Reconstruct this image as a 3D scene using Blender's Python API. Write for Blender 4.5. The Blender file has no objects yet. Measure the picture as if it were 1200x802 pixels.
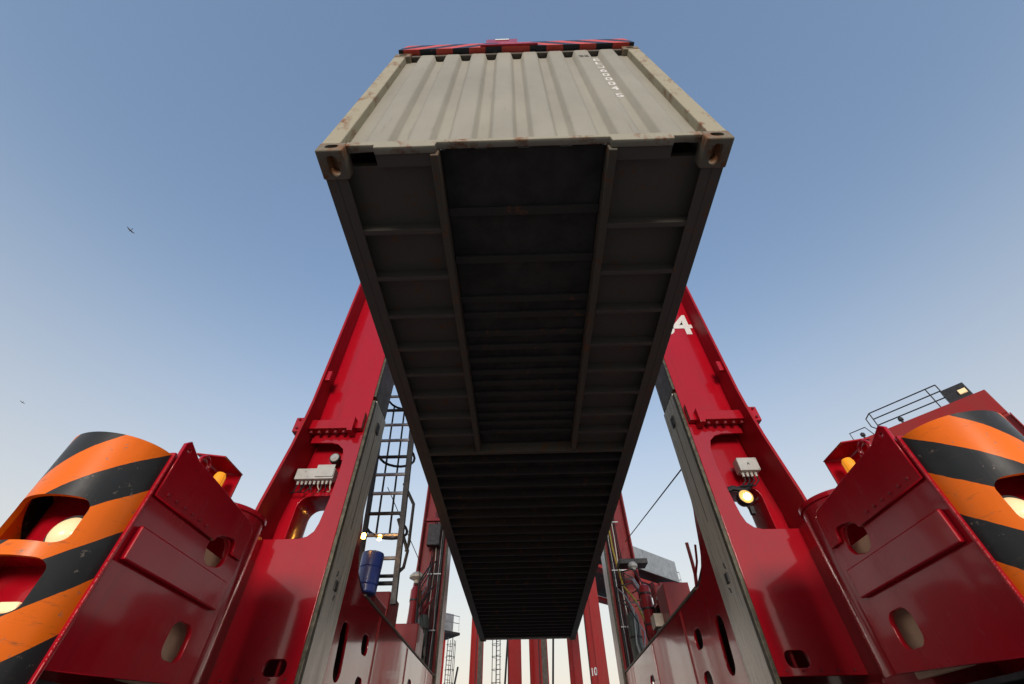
import bpy, bmesh, math, random
from mathutils import Vector, Matrix
random.seed(7)
S = bpy.context.scene
COL = S.collection
PI = math.pi
R = math.radians

# ------------------------------------------------------------------ camera, sky, sun, exposure
CAM = Vector((-0.0664, -0.9127, 1.0))
PITCH, YAW, ROLL = 0.8013, -0.0173, -0.0139
cd = bpy.data.cameras.new('camera'); cam = bpy.data.objects.new('camera', cd); COL.objects.link(cam)
fwd = Vector((math.sin(YAW)*math.cos(PITCH), math.cos(YAW)*math.cos(PITCH), math.sin(PITCH)))
rt0 = Vector((math.cos(YAW), -math.sin(YAW), 0)); up0 = rt0.cross(fwd)
rt = math.cos(ROLL)*rt0 + math.sin(ROLL)*up0; up = -math.sin(ROLL)*rt0 + math.cos(ROLL)*up0
m = Matrix((rt, up, -fwd)).transposed().to_4x4(); m.translation = CAM
cam.matrix_world = m
cd.sensor_width = 36; cd.lens = 505.3/1200*36; cd.clip_start = 0.05; cd.clip_end = 3000
S.camera = cam

SUN_EL, SUN_ROT = 8.0, 180.0
w = bpy.data.worlds.new('World'); S.world = w; w.use_nodes = True
nt = w.node_tree; bg = nt.nodes['Background']
sky = nt.nodes.new('ShaderNodeTexSky'); sky.sky_type = 'NISHITA'; sky.sun_disc = False
sky.sun_elevation = R(SUN_EL); sky.sun_rotation = R(SUN_ROT)
sky.altitude = 0; sky.air_density = 2; sky.dust_density = .5; sky.ozone_density = 4
tint = nt.nodes.new('ShaderNodeMix'); tint.data_type = 'RGBA'; tint.blend_type = 'MULTIPLY'
tint.inputs[0].default_value = 1; tint.inputs[7].default_value = (1.04, 0.92, 1.03, 1)
gm = nt.nodes.new('ShaderNodeGamma'); gm.inputs[1].default_value = .8
nt.links.new(sky.outputs[0], gm.inputs[0]); nt.links.new(gm.outputs[0], tint.inputs[6]); 
# pale haze low over the whole horizon
tcw = nt.nodes.new('ShaderNodeTexCoord'); sxz = nt.nodes.new('ShaderNodeSeparateXYZ'); mrz = nt.nodes.new('ShaderNodeMapRange')
mrz.interpolation_type = 'SMOOTHSTEP'; mrz.inputs[1].default_value = -.05; mrz.inputs[2].default_value = .78
mrz.inputs[3].default_value = .80; mrz.inputs[4].default_value = 0
hz = nt.nodes.new('ShaderNodeMix'); hz.data_type = 'RGBA'; hz.inputs[7].default_value = (2.12, 1.96, 1.84, 1)
nt.links.new(tcw.outputs['Generated'], sxz.inputs[0]); nt.links.new(sxz.outputs[2], mrz.inputs[0])
nt.links.new(mrz.outputs[0], hz.inputs[0]); nt.links.new(tint.outputs[2], hz.inputs[6]); nt.links.new(hz.outputs[2], bg.inputs[0])
bg.inputs[1].default_value = 0.102
sd = bpy.data.lights.new('sun', 'SUN'); sd.energy = 0.58; sd.angle = R(16); sd.color = (1, 0.90, 0.80)
sun = bpy.data.objects.new('sun', sd); COL.objects.link(sun)
sun.rotation_euler = (R(90-SUN_EL), 0, R(180-SUN_ROT)); sun.location = (0, -30, 20)
S.render.engine = 'CYCLES'
S.view_settings.view_transform = 'Standard'; S.view_settings.look = 'None'
S.view_settings.gamma = 1; S.view_settings.use_curve_mapping = False
S.view_settings.exposure = 2.0

# ------------------------------------------------------------------ materials
def nodes(name):
    mt = bpy.data.materials.new(name); mt.use_nodes = True
    n = mt.node_tree; return mt, n, n.nodes['Principled BSDF']
def N(n, t, **kw):
    x = n.nodes.new(t)
    for k, v in kw.items(): setattr(x, k, v)
    return x
def noise(n, scale, sc=(1, 1, 1), detail=4, rough=0.55, coord='Object'):
    tc = N(n, 'ShaderNodeTexCoord'); mp = N(n, 'ShaderNodeMapping'); mp.inputs['Scale'].default_value = sc
    nz = N(n, 'ShaderNodeTexNoise'); nz.inputs['Scale'].default_value = scale
    nz.inputs['Detail'].default_value = detail; nz.inputs['Roughness'].default_value = rough
    n.links.new(tc.outputs[coord], mp.inputs[0]); n.links.new(mp.outputs[0], nz.inputs['Vector']); return nz.outputs['Fac']
def ramp(n, fac, p0, p1, v0=0., v1=1.):
    r = N(n, 'ShaderNodeMapRange'); r.inputs[1].default_value = p0; r.inputs[2].default_value = p1
    r.inputs[3].default_value = v0; r.inputs[4].default_value = v1; n.links.new(fac, r.inputs[0]); return r.outputs[0]
def mix(n, fac, a, b):
    x = N(n, 'ShaderNodeMix', data_type='RGBA')
    for s, v in ((x.inputs[0], fac), (x.inputs[6], a), (x.inputs[7], b)):
        if isinstance(v, tuple): s.default_value = v+(1,) if len(v) == 3 else v
        elif isinstance(v, (int, float)): s.default_value = v
        else: n.links.new(v, s)
    return x.outputs[2]
def bump(n, p, h, strength, dist=0.02, prev=None):
    b = N(n, 'ShaderNodeBump'); b.inputs['Strength'].default_value = strength; b.inputs['Distance'].default_value = dist
    n.links.new(h, b.inputs['Height'])
    if prev is not None: n.links.new(prev, b.inputs['Normal'])
    return b.outputs[0]

def paint(name, col, dirt, rough=.3, coat=.6, dirt_amt=.5, wave=.25, chips=0.0, chipcol=(.12, .05, .025)):
    mt, n, p = nodes(name)
    a = ramp(n, noise(n, 1.3, (1, 1, .5), 5), .42, .75, 0, dirt_amt)
    c = mix(n, a, col, dirt)
    st = ramp(n, noise(n, 3.0, (5, 5, .25), 6, .65), .54, .72, 0, dirt_amt*.8)
    c = mix(n, st, c, dirt)
    du = ramp(n, noise(n, 2.4, (1, 1, 1), 8, .72), .56, .74, 0, dirt_amt*.35)
    c = mix(n, du, c, (.16, .06, .05))
    if chips > 0:
        k = ramp(n, noise(n, 30, (1, 1, 1), 6, .7), .665-chips*.1, .69-chips*.1)
        c = mix(n, k, c, chipcol)
    n.links.new(c, p.inputs['Base Color'])
    ra = ramp(n, noise(n, 6, (1, 1, .3), 6), .3, .75, rough*.75, rough*1.5)
    n.links.new(ra, p.inputs['Roughness'])
    p.inputs['Coat Weight'].default_value = coat; p.inputs['Coat Roughness'].default_value = .07; p.inputs['Specular IOR Level'].default_value = .2
    b1 = bump(n, p, noise(n, 1.0, (2.2, 2.2, .7), 1, .4), wave, .03)
    b2 = bump(n, p, noise(n, 160, detail=2), .02, .003, b1)
    n.links.new(b2, p.inputs['Normal']); n.links.new(b1, p.inputs['Coat Normal'])
    return mt
def simple(name, col, rough=.5, metal=0., var=.25, scale=8, coat=0., bmp=.05):
    mt, n, p = nodes(name)
    dk = tuple(c*(1-var*1.6) for c in col); lt = tuple(min(1, c*(1+var)) for c in col)
    n.links.new(mix(n, ramp(n, noise(n, scale, detail=6, rough=.65), .3, .7), dk, lt), p.inputs['Base Color'])
    n.links.new(ramp(n, noise(n, scale*2.3, detail=5), .3, .7, rough*.8, min(1, rough*1.25)), p.inputs['Roughness'])
    p.inputs['Metallic'].default_value = metal; p.inputs['Coat Weight'].default_value = coat
    n.links.new(bump(n, p, noise(n, scale*6, detail=4), bmp, .005), p.inputs['Normal'])
    return mt
def emit(name, col, strength):
    mt, n, p = nodes(name)
    p.inputs['Base Color'].default_value = col+(1,); p.inputs['Emission Color'].default_value = col+(1,)
    p.inputs['Roughness'].default_value = .15
    v = N(n, 'ShaderNodeTexWave'); v.inputs['Scale'].default_value = 70; v.inputs['Distortion'].default_value = 0
    tc = N(n, 'ShaderNodeTexCoord'); n.links.new(tc.outputs['Object'], v.inputs['Vector'])
    n.links.new(mix(n, ramp(n, v.outputs['Fac'], .1, .7), col, tuple(c*.75 for c in col)), p.inputs['Base Color'])
    n.links.new(bump(n, p, v.outputs['Fac'], .25, .004), p.inputs['Normal'])
    n.links.new(ramp(n, v.outputs['Fac'], 0, .6, strength*1.25, strength*.6), p.inputs['Emission Strength'])
    return mt

M = {}
M['red'] = paint('red_paint', (.43, .003, .013), (.23, .008, .013), .22, .4, .45, .05, .12, (.10, .02, .015))
M['redgloss'] = paint('red_paint_glossy', (.38, .004, .013), (.22, .01, .015), .16, 1.0, .45, .10, .1, (.10, .02, .015))
M['red2'] = paint('red_paint_worn', (.30, .012, .018), (.17, .035, .03), .38, .35, .55, .06, .25)
M['redm'] = paint('red_paint_dull', (.36, .004, .014), (.22, .010, .014), .45, .0, .35, .03)
M['redfar'] = paint('red_paint_weathered', (.34, .022, .022), (.22, .05, .04), .5, .1, .5, .1)
M['steel_dark'] = simple('dark_steel', (.035, .035, .037), .5, .3, .35, 9)
M['galv'] = simple('galvanised_steel', (.42, .44, .45), .42, .65, .2, 14)
M['silver'] = simple('silver_sheet', (.33, .36, .38), .42, .35, .15, 3)
M['rubber'] = simple('black_rubber', (.018, .018, .019), .75, 0, .3, 12)
M['hose'] = simple('black_hose', (.02, .02, .022), .4, 0, .3, 20)
M['hosey'] = simple('yellow_hose', (.45, .33, .04), .5, 0, .2, 20)
M['cream'] = simple('cream_enamel', (.55, .50, .40), .4, 0, .12, 7, .2)
M['boxgrey'] = simple('light_grey_enamel', (.50, .50, .47), .4, 0, .1, 9, .2)
M['tan'] = simple('primer_tan', (.78, .50, .32), .55, 0, .15, 5)
M['blue'] = simple('blue_plastic', (.018, .042, .22), .35, 0, .2, 6, .2)
M['orangebox'] = simple('orange_enamel', (.55, .12, .03), .4, 0, .2, 6)
M['green'] = simple('grey_green_enamel', (.09, .11, .10), .45, 0, .2, 10)
M['white'] = simple('white_lettering', (.75, .74, .70), .5, 0, .1, 30)
M['bolt'] = simple('red_bolt', (.22, .012, .018), .4, .1, .2, 20)
M['amber'] = emit('amber_lens', (1, .36, .03), .14)
M['amber_lit'] = emit('amber_lamp_lit', (1, .42, .06), 16)
M['lamp_lit'] = emit('work_lamp_lit', (1, .78, .45), 3)
M['lens_warm'] = emit('warm_lens', (.9, .5, .14), .16)
M['headlens'] = emit('headlamp_lens', (1, .70, .38), .17)
M['bird'] = simple('dark_feathers', (.05, .05, .055), .8)

def rail_mat():
    mt, n, p = nodes('worn_guide_rail_steel')
    a = ramp(n, noise(n, 1.6, (2, 2, .6), 5, .55), .35, .7)
    c = mix(n, a, (.66, .63, .55), (.54, .51, .44))
    g = ramp(n, noise(n, 3, (1, 1, .6), 6, .7), .62, .78, 0, .3)
    c = mix(n, g, c, (.20, .18, .14))
    n.links.new(c, p.inputs['Base Color']); p.inputs['Metallic'].default_value = .2
    n.links.new(ramp(n, noise(n, 4, (5, 5, .3), 5), .3, .7, .2, .4), p.inputs['Roughness'])
    n.links.new(bump(n, p, noise(n, 2, (3, 3, .5), 3), .02, .01), p.inputs['Normal']); return mt
M['rail'] = rail_mat()
M['railtop'] = simple('brown_rail_steel', (.13, .108, .088), .45, .2, .3, 6)  # darker brown than the lower guide rail
M['grease'] = simple('greasy_edge_steel', (.085, .075, .045), .5, .2, .5, 18, 0, .2)

def stripe_mat(name, ca, cb, period, slope, phase):
    mt, n, p = nodes(name)
    uv = N(n, 'ShaderNodeUVMap'); sx = N(n, 'ShaderNodeSeparateXYZ'); n.links.new(uv.outputs[0], sx.inputs[0])
    a = N(n, 'ShaderNodeMath', operation='MULTIPLY_ADD'); a.inputs[1].default_value = slope
    n.links.new(sx.outputs[0], a.inputs[0]); n.links.new(sx.outputs[1], a.inputs[2])
    w_ = N(n, 'ShaderNodeMath', operation='MULTIPLY_ADD'); w_.inputs[1].default_value = .012; n.links.new(noise(n, 14, detail=5), w_.inputs[0]); n.links.new(a.outputs[0], w_.inputs[2])
    b = N(n, 'ShaderNodeMath', operation='SUBTRACT'); b.inputs[1].default_value = phase+.006; n.links.new(w_.outputs[0], b.inputs[0])
    d = N(n, 'ShaderNodeMath', operation='DIVIDE'); d.inputs[1].default_value = period; n.links.new(b.outputs[0], d.inputs[0])
    f = N(n, 'ShaderNodeMath', operation='FRACT'); n.links.new(d.outputs[0], f.inputs[0])
    g = N(n, 'ShaderNodeMath', operation='GREATER_THAN'); g.inputs[1].default_value = .5; n.links.new(f.outputs[0], g.inputs[0])
    dirt = ramp(n, noise(n, 4, (2, 2, .6), 6), .45, .8, 0, .35)
    c1 = mix(n, dirt, ca, tuple(x*.6 for x in ca)); c2 = mix(n, dirt, cb, (.05, .045, .04))
    cc = mix(n, g.outputs[0], c1, c2)
    sc_ = ramp(n, noise(n, 5, (1, 1, 7), 7, .72), .58, .68, 0, .5); cc = mix(n, sc_, cc, (.10, .055, .04))
    ch = ramp(n, noise(n, 22, (1, 1, 1), 6, .7), .635, .66, 0, .8); cc = mix(n, ch, cc, (.20, .16, .13))
    n.links.new(cc, p.inputs['Base Color'])
    n.links.new(ramp(n, noise(n, 9, detail=6), .3, .7, .3, .5), p.inputs['Roughness'])
    p.inputs['Coat Weight'].default_value = .1; p.inputs['Coat Roughness'].default_value = .15; p.inputs['Specular IOR Level'].default_value = .3
    n.links.new(bump(n, p, noise(n, 5, detail=3), .06, .01), p.inputs['Normal'])
    return mt
M['stripe'] = stripe_mat('orange_black_stripes', (.95, .17, .0), (.016, .017, .018), .4, .87, 1.85)
M['stripe2'] = stripe_mat('red_black_stripes', (.72, .09, .06), (.02, .02, .03), .20, .6, 0.0)

def container_mat(name, base, under=False):
    mt, n, p = nodes(name)
    a = ramp(n, noise(n, 2.0, (1, 1, .5), 6, .6), .35, .7)
    c = mix(n, a, base, tuple(x*.8 for x in base))
    s = ramp(n, noise(n, 4, (3, 3, .4), 6, .7), .60, .72, 0, .6)
    c = mix(n, s, c, tuple(x*.62 for x in base))
    k = ramp(n, noise(n, 14, detail=8, rough=.75), .655, .70)
    c = mix(n, k, c, (.16, .07, .03))
    n.links.new(c, p.inputs['Base Color'])
    ru = ramp(n, noise(n, 5, (4, 4, .18), 7, .7), .66, .74, 0, .45); c2_ = mix(n, ru, c, (.20, .11, .05)); n.links.new(c2_, p.inputs['Base Color'])
    p.inputs['Roughness'].default_value = .6
    n.links.new(bump(n, p, noise(n, 2.2, (1.5, 1.5, 1), 4), .22, .03), p.inputs['Normal']); return mt
M['cont'] = container_mat('grey_container_paint', (.355, .332, .262))
def rusty(name, base, lo, hi):
    mt, n, p = nodes(name)
    r1 = ramp(n, noise(n, 9, (1, 1, .6), 8, .72), lo, hi)
    r2 = noise(n, 30, detail=6, rough=.7)
    rc = mix(n, r2, (.10, .035, .012), (.30, .12, .035))
    n.links.new(mix(n, r1, base, rc), p.inputs['Base Color']); p.inputs['Roughness'].default_value = .75
    n.links.new(bump(n, p, r2, .15, .01), p.inputs['Normal']); return mt
M['post'] = rusty('rusty_container_frame', (.37, .335, .235), .52, .68)
M['cast'] = rusty('rusty_corner_casting', (.20, .178, .13), .46, .60)
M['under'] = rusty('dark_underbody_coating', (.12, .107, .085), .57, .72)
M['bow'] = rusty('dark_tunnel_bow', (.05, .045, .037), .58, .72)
M['tunnel'] = rusty('scuffed_tunnel_rail', (.11, .098, .072), .52, .66)
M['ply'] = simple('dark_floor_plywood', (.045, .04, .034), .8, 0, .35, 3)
M['sillm'] = rusty('sill_paint', (.34, .315, .24), .53, .66)

# ------------------------------------------------------------------ mesh helpers
OFF = {}
class MB:
    def __init__(s): s.v = []; s.f = []; s.uv = None
    def add(s, vs, fs):
        o = len(s.v); s.v += [tuple(x) for x in vs]; s.f += [tuple(i+o for i in f) for f in fs]; return s
    def box(s, x0, x1, y0, y1, z0, z1):
        return s.add([(x0,y0,z0),(x1,y0,z0),(x1,y1,z0),(x0,y1,z0),(x0,y0,z1),(x1,y0,z1),(x1,y1,z1),(x0,y1,z1)],
              [(0,3,2,1),(4,5,6,7),(0,1,5,4),(1,2,6,5),(2,3,7,6),(3,0,4,7)])
    def bar(s, p0, p1, wx, wy=None):
        wy = wy or wx; p0 = Vector(p0); p1 = Vector(p1); d = (p1-p0).normalized()
        a = d.cross(Vector((0,0,1)));
        if a.length < .01: a = Vector((1,0,0))
        a.normalize(); b = d.cross(a); vs = []
        for p in (p0, p1):
            for i, j in ((-1,-1),(1,-1),(1,1),(-1,1)): vs.append(p+a*i*wx/2+b*j*wy/2)
        return s.add(vs, [(0,1,2,3),(7,6,5,4),(0,4,5,1),(1,5,6,2),(2,6,7,3),(3,7,4,0)])
    def cyl(s, p0, p1, r0, n=16, r1=None, cap=True):
        r1 = r0 if r1 is None else r1; p0 = Vector(p0); p1 = Vector(p1); d = (p1-p0).normalized()
        a = d.cross(Vector((0,0,1)))
        if a.length < .01: a = Vector((1,0,0))
        a.normalize(); b = d.cross(a); vs = []
        for p, r in ((p0,r0),(p1,r1)):
            for i in range(n): t = 2*PI*i/n; vs.append(p+a*r*math.cos(t)+b*r*math.sin(t))
        fs = [(i, (i+1)%n, n+(i+1)%n, n+i) for i in range(n)]
        if cap: fs += [tuple(range(n-1,-1,-1)), tuple(range(n,2*n))]
        return s.add(vs, fs)
    def lathe(s, c, prof, n=24, axis='Z'):
        c = Vector(c); vs = []
        for r, h in prof:
            for i in range(n):
                t = 2*PI*i/n; q = (r*math.cos(t), r*math.sin(t), h)
                if axis == 'X': q = (h, q[0], q[1])
                elif axis == 'Y': q = (q[0], h, q[1])
                vs.append(c+Vector(q))
        fs = []
        for k in range(len(prof)-1):
            for i in range(n): fs.append((k*n+i, k*n+(i+1)%n, (k+1)*n+(i+1)%n, (k+1)*n+i))
        fs += [tuple(range(n-1,-1,-1)), tuple(range((len(prof)-1)*n, len(prof)*n))]
        return s.add(vs, fs)
    def tube(s, pts, r, n=8, cyc=False):
        pts = [Vector(p) for p in pts]; k = len(pts); vs = []; pa = None
        for i, p in enumerate(pts):
            if cyc: d = pts[(i+1)%k]-pts[i-1]
            else: d = pts[min(i+1,k-1)]-pts[max(i-1,0)]
            d.normalize()
            a = d.cross(Vector((0,0,1))) if pa is None else pa-d*pa.dot(d)
            if a.length < .01: a = d.cross(Vector((1,0,0)))
            a.normalize(); pa = a; b = d.cross(a)
            for j in range(n): t = 2*PI*j/n; vs.append(p+a*r*math.cos(t)+b*r*math.sin(t))
        fs = []
        for i in range(k if cyc else k-1):
            q = (i+1)%k
            for j in range(n): fs.append((i*n+j, i*n+(j+1)%n, q*n+(j+1)%n, q*n+j))
        if not cyc: fs += [tuple(range(n-1,-1,-1)), tuple(range((k-1)*n, k*n))]
        return s.add(vs, fs)
    def sheet(s, prof, y0, y1, t):          # a polyline in XZ given thickness t in X, extruded along Y
        n = len(prof); vs = []
        for y in (y0, y1):
            for dx in (0, t):
                for x, z in prof: vs.append((x+dx, y, z))
        A = lambda k, d, i: k*2*n+d*n+i
        fs = []
        for i in range(n-1):
            fs += [(A(0,0,i),A(1,0,i),A(1,0,i+1),A(0,0,i+1)), (A(0,1,i),A(0,1,i+1),A(1,1,i+1),A(1,1,i)),
                   (A(0,0,i),A(0,0,i+1),A(0,1,i+1),A(0,1,i)), (A(1,0,i),A(1,1,i),A(1,1,i+1),A(1,0,i+1))]
        fs += [(A(0,0,0),A(0,1,0),A(1,1,0),A(1,0,0)), (A(0,0,n-1),A(1,0,n-1),A(1,1,n-1),A(0,1,n-1))]
        return s.add(vs, fs)
    def build(s, name, mat, parent=None, bev=0., smooth=True, seg=2):
        off = OFF.get(parent.name, Vector()) if parent else Vector()
        me = bpy.data.meshes.new(name); me.from_pydata([tuple(Vector(v)-off) for v in s.v], [], s.f)
        return finish(me, name, mat, parent, bev, smooth, seg)
def finish(me, name, mat, parent, bev=0., smooth=True, seg=2, recalc=True):
    bm = bmesh.new(); bm.from_mesh(me)
    if recalc: bmesh.ops.recalc_face_normals(bm, faces=bm.faces)
    if bev > 0:
        es = [e for e in bm.edges if e.is_manifold and e.calc_face_angle(0) > R(35)]
        bmesh.ops.bevel(bm, geom=es, offset=bev, segments=seg, affect='EDGES', profile=.6, clamp_overlap=True)
    bm.to_mesh(me); bm.free()
    if smooth and bev == 0:
        me.polygons.foreach_set('use_smooth', [True]*len(me.polygons)); me.set_sharp_from_angle(angle=R(24))
    me.materials.append(M[mat] if isinstance(mat, str) else mat)
    ob = bpy.data.objects.new(name, me); COL.objects.link(ob)
    if parent: ob.parent = parent; OFF[ob.name] = OFF.get(parent.name, Vector())
    return ob
def tag(o, label=None, cat=None, group=None, kind=None):
    if label: o['label'] = label
    if cat: o['category'] = cat
    if group: o['group'] = group
    if kind: o['kind'] = kind
    return o
def thing(name, label, cat, loc=(0,0,0), rz=0, group=None, world=True):
    o = bpy.data.objects.new(name, None); COL.objects.link(o); o.location = loc; o.rotation_euler = (0,0,rz)
    o.empty_display_size = .3
    OFF[o.name] = Vector(loc) if world else Vector(); return tag(o, label, cat, group)
def box(name, mat, parent, x0, x1, y0, y1, z0, z1, bev=.006):
    if x0 > x1: x0, x1 = x1, x0
    return MB().box(x0, x1, y0, y1, z0, z1).build(name, mat, parent, bev)
DG = None
def eval_mesh(ob):
    dg = bpy.context.evaluated_depsgraph_get(); dg.update()
    return bpy.data.meshes.new_from_object(ob.evaluated_get(dg))
def rr(cx, cy, w_, h, r, n=6, tilt=0.):
    pts = []
    for sx, sy, a0 in ((1,1,0),(-1,1,90),(-1,-1,180),(1,-1,270)):
        for i in range(n+1):
            a = R(a0+90*i/n); x = sx*(w_/2-r)+r*math.cos(a); y = sy*(h/2-r)+r*math.sin(a)
            pts.append((cx+x*math.cos(tilt)-y*math.sin(tilt), cy+x*math.sin(tilt)+y*math.cos(tilt)))
    return pts
def plate(name, mat, parent, outline, holes, d0, d1, axis, bev=.004, sgn=1):
    """flat plate with real cut-outs; axis 'X': (a,b)=(y,z) at x from d0 to d1; axis 'Y': (a,b)=(x,z)"""
    cu = bpy.data.curves.new('tmp', 'CURVE'); cu.dimensions = '2D'; cu.fill_mode = 'BOTH'
    t = abs(d1-d0); cu.extrude = max(t/2-bev, .0005); cu.bevel_depth = bev; cu.bevel_resolution = 1
    for pl in [outline]+list(holes):
        sp = cu.splines.new('POLY'); sp.points.add(len(pl)-1); sp.use_cyclic_u = True
        for q, (a, b) in zip(sp.points, pl): q.co = (a, b, 0, 1)
    ob = bpy.data.objects.new('tmp', cu); COL.objects.link(ob)
    me = eval_mesh(ob); bpy.data.objects.remove(ob); bpy.data.curves.remove(cu)
    off = OFF.get(parent.name, Vector()); mid = (d0+d1)/2
    for v in me.vertices:
        a, b, c = v.co
        q = Vector((mid+c, a, b)) if axis == 'X' else Vector((a*sgn, mid+c, b)) if axis == 'Y' else Vector((a, b, mid+c))
        v.co = q-off
    me.materials.clear()
    bm = bmesh.new(); bm.from_mesh(me); bmesh.ops.remove_doubles(bm, verts=bm.verts, dist=.0002); bm.to_mesh(me); bm.free()
    return finish(me, name, mat, parent, 0, False)
def text(name, body, size, parent, loc, rot, mat='white', depth=.002, align='CENTER', sp=1.):
    cu = bpy.data.curves.new('tmp', 'FONT'); cu.body = body; cu.size = size; cu.extrude = depth; cu.align_x = align; cu.align_y = 'CENTER'
    cu.offset = size*.022; cu.space_character = sp
    ob = bpy.data.objects.new('tmp', cu); COL.objects.link(ob); me = eval_mesh(ob)
    bpy.data.objects.remove(ob); bpy.data.curves.remove(cu)
    off = OFF.get(parent.name, Vector())
    mw = Matrix.Translation(Vector(loc)-off) @ rot.to_4x4(); me.transform(mw); me.materials.clear()
    return finish(me, name, mat, parent, 0, False)
FACE_FRONT = Matrix(((1,0,0),(0,0,-1),(0,1,0)))      # text upright, facing -Y

# ------------------------------------------------------------------ ground
def ground_mat():
    mt, n, p = nodes('concrete_apron')
    a = noise(n, .35, detail=8, rough=.6); b = noise(n, 6, detail=8, rough=.7)
    c = mix(n, ramp(n, a, .3, .7), (.17, .162, .15), (.25, .24, .22))
    c = mix(n, ramp(n, b, .5, .75, 0, .5), c, (.09, .088, .085)); n.links.new(c, p.inputs['Base Color'])
    p.inputs['Roughness'].default_value = .8; n.links.new(bump(n, p, b, .2, .01), p.inputs['Normal']); return mt
g = MB().add([(-900,-900,0),(900,-900,0),(900,900,0),(-900,900,0)], [(0,1,2,3)])
M['ground'] = ground_mat()
tag(g.build('ground', 'ground', None, smooth=False), kind='structure')

# ------------------------------------------------------------------ main straddle carrier
SC = thing('straddle_carrier', 'glossy red straddle carrier seen from between its legs, lifting the grey container', 'straddle carrier', (0, 6.9, 0), group='straddle carriers')
XI = 1.9
def half_bumper(s, parent, cx, cy, r, z0, z1):
    n = 40; vs = []; fs = []; uvs = []
    t = .02
    for rad in (r, r-t):
        for k, z in enumerate((z0, z1)):
            for i in range(n+1):
                th = PI*i/n; vs.append((s*(cx-rad*math.cos(th)), cy-rad*math.sin(th), z)); uvs.append((r*th, z))
    m1 = n+1
    for i in range(n):
        fs += [(i, i+1, m1+i+1, m1+i), (2*m1+i, 3*m1+i, 3*m1+i+1, 2*m1+i+1),
               (i, 2*m1+i, 2*m1+i+1, i+1), (m1+i, m1+i+1, 3*m1+i+1, 3*m1+i)]
    fs += [(0, m1, 3*m1, 2*m1), (n, 2*m1+n, 3*m1+n, m1+n)]
    off = OFF[parent.name]
    me = bpy.data.meshes.new('bumper'); me.from_pydata([tuple(Vector(v)-off) for v in vs], [], fs)
    ul = me.uv_layers.new(name='UVMap')
    for l in me.loops: ul.data[l.index].uv = uvs[l.vertex_index]
    bm = bmesh.new(); bm.from_mesh(me); bmesh.ops.recalc_face_normals(bm, faces=bm.faces); bm.to_mesh(me); bm.free()
    ob = bpy.data.objects.new('tmp', me); COL.objects.link(ob)
    cut = MB()
    for zc, h in ((1.815, .195), (1.56, .20)):
        pts = rr(0, zc, .335, h, .045); k = len(pts)
        vv = [(s*cx+a, cy-.6, b) for a, b in pts]+[(s*cx+a, cy-.05, b) for a, b in pts]
        cut.add(vv, [tuple(range(k)), tuple(range(2*k-1, k-1, -1))]+[(i, (i+1)%k, k+(i+1)%k, k+i) for i in range(k)])
    cme = bpy.data.meshes.new('cut'); cme.from_pydata([tuple(Vector(v)-off) for v in cut.v], [], cut.f)
    bm = bmesh.new(); bm.from_mesh(cme); bmesh.ops.recalc_face_normals(bm, faces=bm.faces); bm.to_mesh(cme); bm.free()
    co = bpy.data.objects.new('tmpc', cme); COL.objects.link(co)
    md = ob.modifiers.new('b', 'BOOLEAN'); md.operation = 'DIFFERENCE'; md.object = co; md.solver = 'EXACT'
    res = eval_mesh(ob); bpy.data.objects.remove(ob); bpy.data.objects.remove(co)
    res.materials.clear()
    return finish(res, 'bumper', 'stripe', parent, 0, True, recalc=False)

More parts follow.
